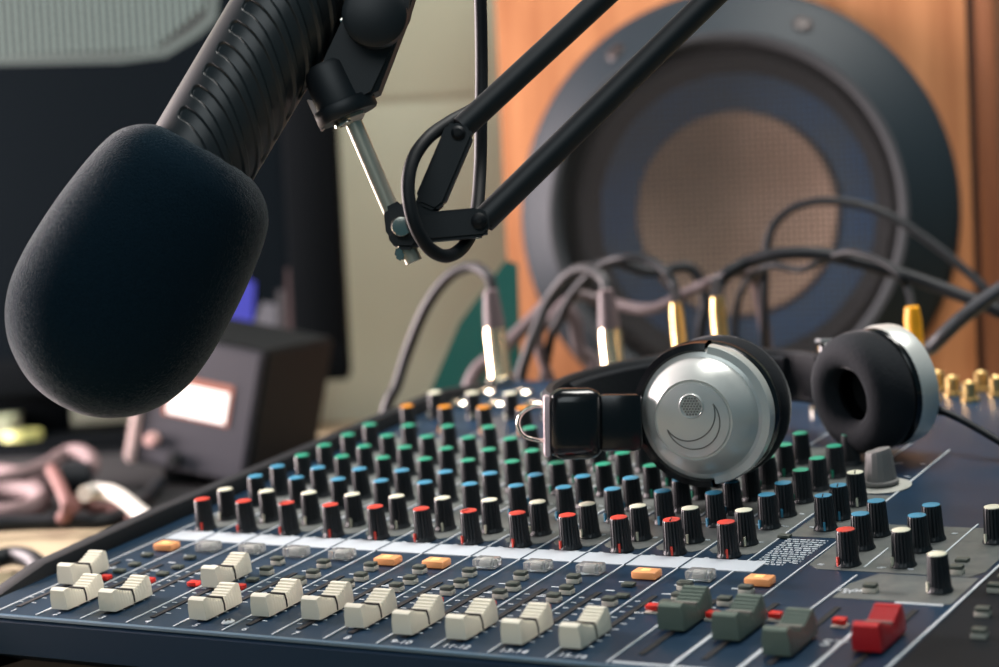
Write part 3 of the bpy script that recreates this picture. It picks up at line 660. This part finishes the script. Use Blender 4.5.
# hinge block and slider left of the near cup
cL = m1 @ Vector((-.0380, -.001, .002)); hd = (W(575, 424, 1.063) - W(640, 424, 1.053)).normalized()
MHG = frame(W(617, 424, 1.056), hd, -CF) @ Matrix.Scale(.98, 4)
wpart('fork_neck', MB().box(-.0125, .0085, -.0150, .0135, -.010, .0040, MHG, .002), M_gloss, hp)
hg = wpart('hinge_block', MB().box(.0070, .0345, -.0185, .0175, -.013, .0085, MHG, .0075, 5), M_gloss, hp)
wpart('lit_face', MB().box(.0335, .0368, -.0150, .0160, -.010, .0050, MHG, .0014), mat('lit_face_pink', C8(196, 176, 180), .35), hg)  # light on the block's left face, put in as a pinkish slab
wl = MB(); wl.tube(spline([W(552, 407, 1.061), W(536, 406, 1.060), W(523, 412, 1.060), W(518, 423, 1.060), W(523, 435, 1.060), W(536, 440, 1.060), W(552, 440, 1.061)], 8), .0011, 10); wpart('wire_loop', wl, M_chrome, hp)
# headband: ribbon that runs from the near hinge back round to the far cup
bpts = [(560, 424, 1.072), (552, 418, 1.105), (560, 408, 1.150), (590, 396, 1.190), (640, 384, 1.225), (700, 376, 1.245), (760, 374, 1.245), (800, 376, 1.230), (822, 380, 1.205)]
bp_ = spline([W(*p) for p in bpts], 10)
def ribbon(pts, hh, t):
    b = MB(); vs = []; fs = []
    upn = (PANEL.to_3x3() @ Vector((0, 0, 1))).normalized()
    for i, p in enumerate(pts):
        tg = (pts[min(i+1, len(pts)-1)] - pts[max(i-1, 0)]).normalized(); sd = tg.cross(upn).normalized(); u_ = sd.cross(tg).normalized()
        for (x, y) in ((-t, -hh+.002), (-t*.5, -hh), (t*.5, -hh), (t, -hh+.002), (t, hh-.002), (t*.5, hh), (-t*.5, hh), (-t, hh-.002)): vs.append(p + sd * x + u_ * y)
    for i in range(len(pts)-1):
        for k in range(8): fs.append((i*8+k, i*8+(k+1) % 8, (i+1)*8+(k+1) % 8, (i+1)*8+k))
    fs += [tuple(range(8)), tuple((len(pts)-1)*8+k for k in range(8))[::-1]]
    return b.add(vs, fs, None, True)
wpart('headband', ribbon(bp_, .0150, .0035), M_rubber, hp)
wpart('headband_pad', ribbon(bp_[22:68], .0125, .0060), M_pad, hp)
m2 = cup(c2, a2, False)
sh2 = wpart('cup_shell', MB().lathe([(.0378, -.0095), (.0388, -.004), (.0378, .0040), (.0310, .0090), (.0225, .0140), (.0200, .0150), (0, .0165)], 64, m2), M_silver, hp)
hl_ = m2.inverted() @ W(822, 366, 1.195); FA = math.atan2(hl_.y, hl_.x)
wpart('fork', MB().lathe([(.0376, -.006), (.0400, -.006), (.0404, -.003), (.0398, .0012), (.0376, .002)], 24, m2, FA - .6, FA + .6), M_gloss, hp)
MH2 = frame(W(822, 366, 1.195), CR, -CF)
hg2 = wpart('hinge_block', MB().box(-.0030, .0090, -.016, .0135, -.012, .012, MH2, .003, 3), M_gloss, hp); wpart('lit_face', MB().box(-.0026, .0086, .0130, .0152, -.010, .010, MH2, .0008), mat('lit_face_grey', C8(120, 126, 128), .4), hg2)  # lit top of the far hinge put in as a lighter grey slab
wpart('strain_relief', MB().tube([W(914, 403, 1.142), W(932, 408, 1.146), W(944, 412, 1.146)], [.0036, .0030, .0022], 12), M_rubber, hp)
hc = [W(940, 410, 1.146), W(962, 420, 1.138), W(985, 433, 1.125), W(1010, 448, 1.11), P(.432, .130, .0030), P(.470, .08, .0028), P(.500, .03, .0028), P(.512, .02, -.002), P(.520, .015, -.025), Vector((P(.528, .01, 0).x, P(.528, .01, 0).y, .003)), Vector((P(.57, -.02, 0).x, P(.57, -.02, 0).y, .003))]
wpart('headphone_lead', MB().tube(spline(hc, 10), .0020, 10), M_rubber, hp)
# ------------------------------------------------------------------ plugs and cables at the back of the console
def low(px, z, h=.006): p = W(px, 333, z); return Vector((p.x, p.y, h))
def at_v(px, py, v):
    r = RPC.transposed() @ Vector(((px - CX) / F, (py - CY) / F, 1)); s = (v - CAMP.y) / r.y; return CAMP + r * s
def plug_cable(nm, label, px_base, px_top, col, shape, path, rad, cmat, group=None, sheath=None, v=.352):
    """one lead: plug standing in a socket of the console + its cable"""
    b0 = at_v(*px_top, v); bw_ = PANEL @ b0; base = P(b0.x, v, 0.003)
    root = thing(nm, label, 'cable', base, group)
    top = bw_; ax = (top - base)
    L = ax.length; m = frame(base, CR, ax)
    r = shape
    pg = wpart('plug', MB().lathe([(0, 0), (r * 1.02, 0), (r * 1.02, L * .10), (r * .92, L * .13), (r * .92, L * .84), (r * .72, L), (0, L)], 24, m), col, root)
    wpart('collar', MB().lathe([(r * .9, -.0006), (r * 1.22, -.0006), (r * 1.22, .004), (r * .9, .0045)], 24, m), M_chrome if col is not M_yellow else M_rubber, pg)
    p = [top - ax.normalized() * .004] + path
    if sheath: wpart('strain_relief', MB().tube([top - ax.normalized() * .003, top + ax.normalized() * .010, top + ax.normalized() * .022], [rad * 1.9, rad * 1.6, rad * 1.25], 12), sheath, root)
    wpart('lead', MB().tube(spline(p, 10), rad, 10), cmat, root)
    return root
M_lead = mat('lead_grey', C8(48, 48, 50), .5, spec=.3, bump=(400, .06, .0005))
M_nick = mat('nickel', C8(232, 214, 180), .26, metal=.9)
plug_cable('jack_lead', 'grey jack lead with a bright silver plug arching left', (499, 386), (494, 322), M_nick, .0082,
    [W(493, 296, 1.46), W(488, 276, 1.46), W(472, 267, 1.47), W(450, 276, 1.48), W(428, 304, 1.49), W(410, 345, 1.50), W(397, 385, 1.50), W(386, 410, 1.50), low(352, 1.50, .006)], .0040, M_lead, None, M_pinkrub)
plug_cable('jack_lead', 'dark lead with a short silver plug rising behind the headband', (611, 356), (609, 323), M_nick, .0082,
    [W(607, 300, 1.46), W(604, 280, 1.47), W(588, 269, 1.48), W(570, 274, 1.49), W(550, 298, 1.50), W(538, 325, 1.50), W(528, 352, 1.50), W(520, 385, 1.51), low(500, 1.55, .006)], .0040, M_lead, None, M_pinkrub)
plug_cable('jack_lead', 'black lead with a slim gold plug looping over the headband', (676, 345), (676, 303), M_gold, .0050,
    [W(675, 290, 1.44), W(666, 272, 1.45), W(648, 260, 1.46), W(622, 258, 1.47), W(598, 268, 1.49), W(574, 292, 1.51), W(560, 318, 1.52), W(548, 352, 1.53), low(520, 1.55, .006)], .0034, M_rubber)
plug_cable('jack_lead', 'thick black lead from a gold plug sweeping across the woofer', (717, 343), (717, 297), M_gold, .0054,
    [W(718, 286, 1.43), W(728, 273, 1.43), W(748, 262, 1.43), W(778, 254, 1.42), (W(820, 254, 1.41)), W(870, 265, 1.40), W(930, 284, 1.39), W(1000, 312, 1.37), W(1050, 345, 1.37), W(1080, 430, 1.38), low(1095, 1.40, .010), low(1150, 1.46, .007)], .0046, M_rubber)
plug_cable('jack_lead', 'thin lead with a yellow plug behind the far ear cup', (917, 352), (912, 307), M_yellow, .0058,
    [W(909, 292, 1.36), W(900, 276, 1.36), W(882, 262, 1.37), W(850, 252, 1.39), W(820, 262, 1.42), W(800, 270, 1.45), W(770, 266, 1.47), W(745, 285, 1.50), W(735, 330, 1.52), low(730, 1.55, .006)], .0026, M_rubber)
def cable(label, pts, r, m, nm='cable'):
    return tag(obj(nm, MB().tube(spline(pts, 10), r, 10).mesh(nm, m)), label, 'cable')
cable('thin dark cable arching high over the right side of the woofer', [low(760, 1.55, .004), W(764, 300, 1.52), W(768, 240, 1.52), W(784, 214, 1.52), W(812, 202, 1.51), W(850, 203, 1.50), W(890, 216, 1.49), W(930, 242, 1.48), W(965, 270, 1.47), W(1000, 305, 1.46), W(1050, 370, 1.46), low(1075, 1.45, .004)], .0032, M_rubber)
cable('thick grey cable rising straight to the right beside the yellow plug', [low(880, 1.44), W(908, 372, 1.38), W(934, 345, 1.34), W(962, 318, 1.33), W(1000, 290, 1.32), W(1050, 262, 1.31), W(1100, 290, 1.31), W(1130, 400, 1.31), low(1150, 1.32), low(1220, 1.33)], .0048, mat('lead_mid', C8(50, 54, 58), .42))
cable('black cable lying across the pile of leads below the woofer', [low(470, 1.55, .005), W(520, 372, 1.55), W(546, 320, 1.55), W(575, 278, 1.55), W(612, 262, 1.55), W(650, 272, 1.55), W(690, 268, 1.55), W(705, 300, 1.55), W(700, 340, 1.55), low(690, 1.55, .005)], .0042, M_rubber)
cable('pinkish grey lead slanting up through the pile of leads', [low(590, 1.55, .005), W(540, 352, 1.53), W(552, 318, 1.53), W(575, 296, 1.53), W(600, 300, 1.53), W(650, 309, 1.50), W(690, 291, 1.48), W(716, 280, 1.47), W(740, 272, 1.50), W(760, 300, 1.53), low(775, 1.55, .005)], .0040, M_pinkrub)
cable('dusty grey lead crossing low between plugs and loudspeaker', [low(440, 1.55, .005), W(470, 384, 1.57), W(500, 352, 1.57), W(530, 322, 1.57), W(556, 300, 1.57), W(574, 320, 1.57), W(580, 350, 1.57), W(600, 372, 1.57), low(640, 1.55, .005)], .0055, M_pinkrub)
# ------------------------------------------------------------------ clutter on the desk left of the console
M_pinkm = mat('pale_metal', C8(176, 172, 164), .5, spec=.3)
def dz(px, py, h=.0): return on_z(px, py, h)
M_cabp = mat('cable_pale', C8(104, 88, 88), .7, spec=.2)
mT = frame(on_z(60, 529, 0), DRH, Vector((0, 0, 1)))
tr_ = thing('equipment_tray', 'flat black equipment tray full of loose cables', 'tray', on_z(60, 529, 0))
wpart('tray_base', MB().box(-.34, .200, .0, .42, .0005, .0025, mT, .0005), M_slot, tr_)
for a in ((-.34, .050, -.003, .001), (-.34, .200, .419, .423)): wpart('rim', MB().box(a[0], a[1], a[2], a[3], .0005, .007, mT, .001), M_cheek, tr_)
cable('pale cable coiled in a loose loop at the back of the desk clutter', [dz(-40, 488, .012), dz(10, 478, .016), dz(45, 466, .022), dz(70, 452, .03), dz(88, 455, .03), dz(92, 468, .022), dz(74, 474, .018), dz(40, 476, .014), dz(-10, 470, .014), dz(-60, 462, .012)], .0060, M_cabp)
cable('pale cable bent in a tight hook at the desk edge', [dz(-50, 498, .010), dz(5, 492, .012), dz(35, 492, .014), dz(42, 502, .012), dz(20, 512, .008), dz(-20, 514, .007), dz(-60, 512, .007)], .0075, M_cabp)
cable('reddish lead curling beside the small dark adapter', [dz(52, 470, .03), dz(62, 490, .028), dz(68, 508, .022), dz(62, 520, .010), dz(72, 510, .016), dz(78, 500, .018), dz(95, 508, .010), dz(118, 512, .008), dz(140, 530, .006)], .0050, mat('cable_red', C8(100, 68, 64), .7, spec=.2))
cable('dark lead trailing along the desk beside the console end', [dz(-60, 530, .0095), dz(0, 524, .0095), dz(60, 522, .0095), dz(110, 520, .0095), dz(140, 502, .0085), dz(160, 484, .0085)], .0055, M_rubber)
cable('grey lead lying flat in front of the desk device', [dz(96, 546, .006), dz(124, 536, .006), dz(160, 524, .006), dz(196, 511, .006), dz(228, 501, .006)], .0050, M_pinkrub)
cable('black lead curving over the desk by the front corner of the console', [dz(-60, 590, .007), dz(-20, 566, .007), dz(10, 556, .009), dz(32, 560, .009), dz(42, 574, .007), dz(44, 592, .007)], .0062, M_rubber)
ad = thing('adapter', 'small dark plug adapter with pale rings amid the desk cables', 'adapter', dz(72, 500))
pa, pb = dz(60, 480, .022), dz(92, 478, .022)
wpart('housing', MB().tube([pa, pa + (pb - pa) * .1, pb - (pb - pa) * .1, pb], [.010, .0125, .0125, .010], 18), M_rubber, ad)
wpart('ring', MB().tube([pa - (pb - pa) * .35, pa], .009, 18), M_cabp, ad)
wpart('stand', MB().box(-.012, .012, -.010, .010, 0, .012, Matrix.Translation((pa + pb) / 2 * 1.0 - Vector((0, 0, .022))), .002), M_rubber, ad)
tag(obj('metal_arm', MB().tube(spline([dz(84, 494, .034), dz(96, 491, .034), dz(112, 493, .034), dz(124, 499, .034), dz(142, 514, .032), dz(172, 536, .030)], 8), [.0056] * 41, 14).mesh('metal_arm', M_pinkm)), 'bent pale metal arm reaching to the console end', 'metal arm')
nb = thing('notebook', 'pale green notebook lying at the back of the desk', 'notebook', dz(0, 440))
mN = frame(dz(-14, 452) + Vector((0, 0, 0)), DRH, Vector((0, 0, 1)))
wpart('pages', MB().box(-.10, .028, -.02, .07, .0005, .030, mN, .001), mat('paper', C8(188, 194, 170), .6), nb); wpart('cover', MB().box(-.102, .030, -.022, .072, .0302, .033, mN, .001), mat('cover_green', C8(160, 170, 140), .6), nb)
tag(obj('tape_roll', MB().lathe([(.008, 0), (.017, 0), (.018, .002), (.018, .018), (.017, .020), (.008, .020), (.008, 0)], 28, frame(dz(24, 452), DRH, Vector((0, 0, 1)))).mesh('tape_roll', mat('tape_yellow', C8(178, 180, 110), .5))), 'small yellow green tape roll beside the notebook', 'tape roll')
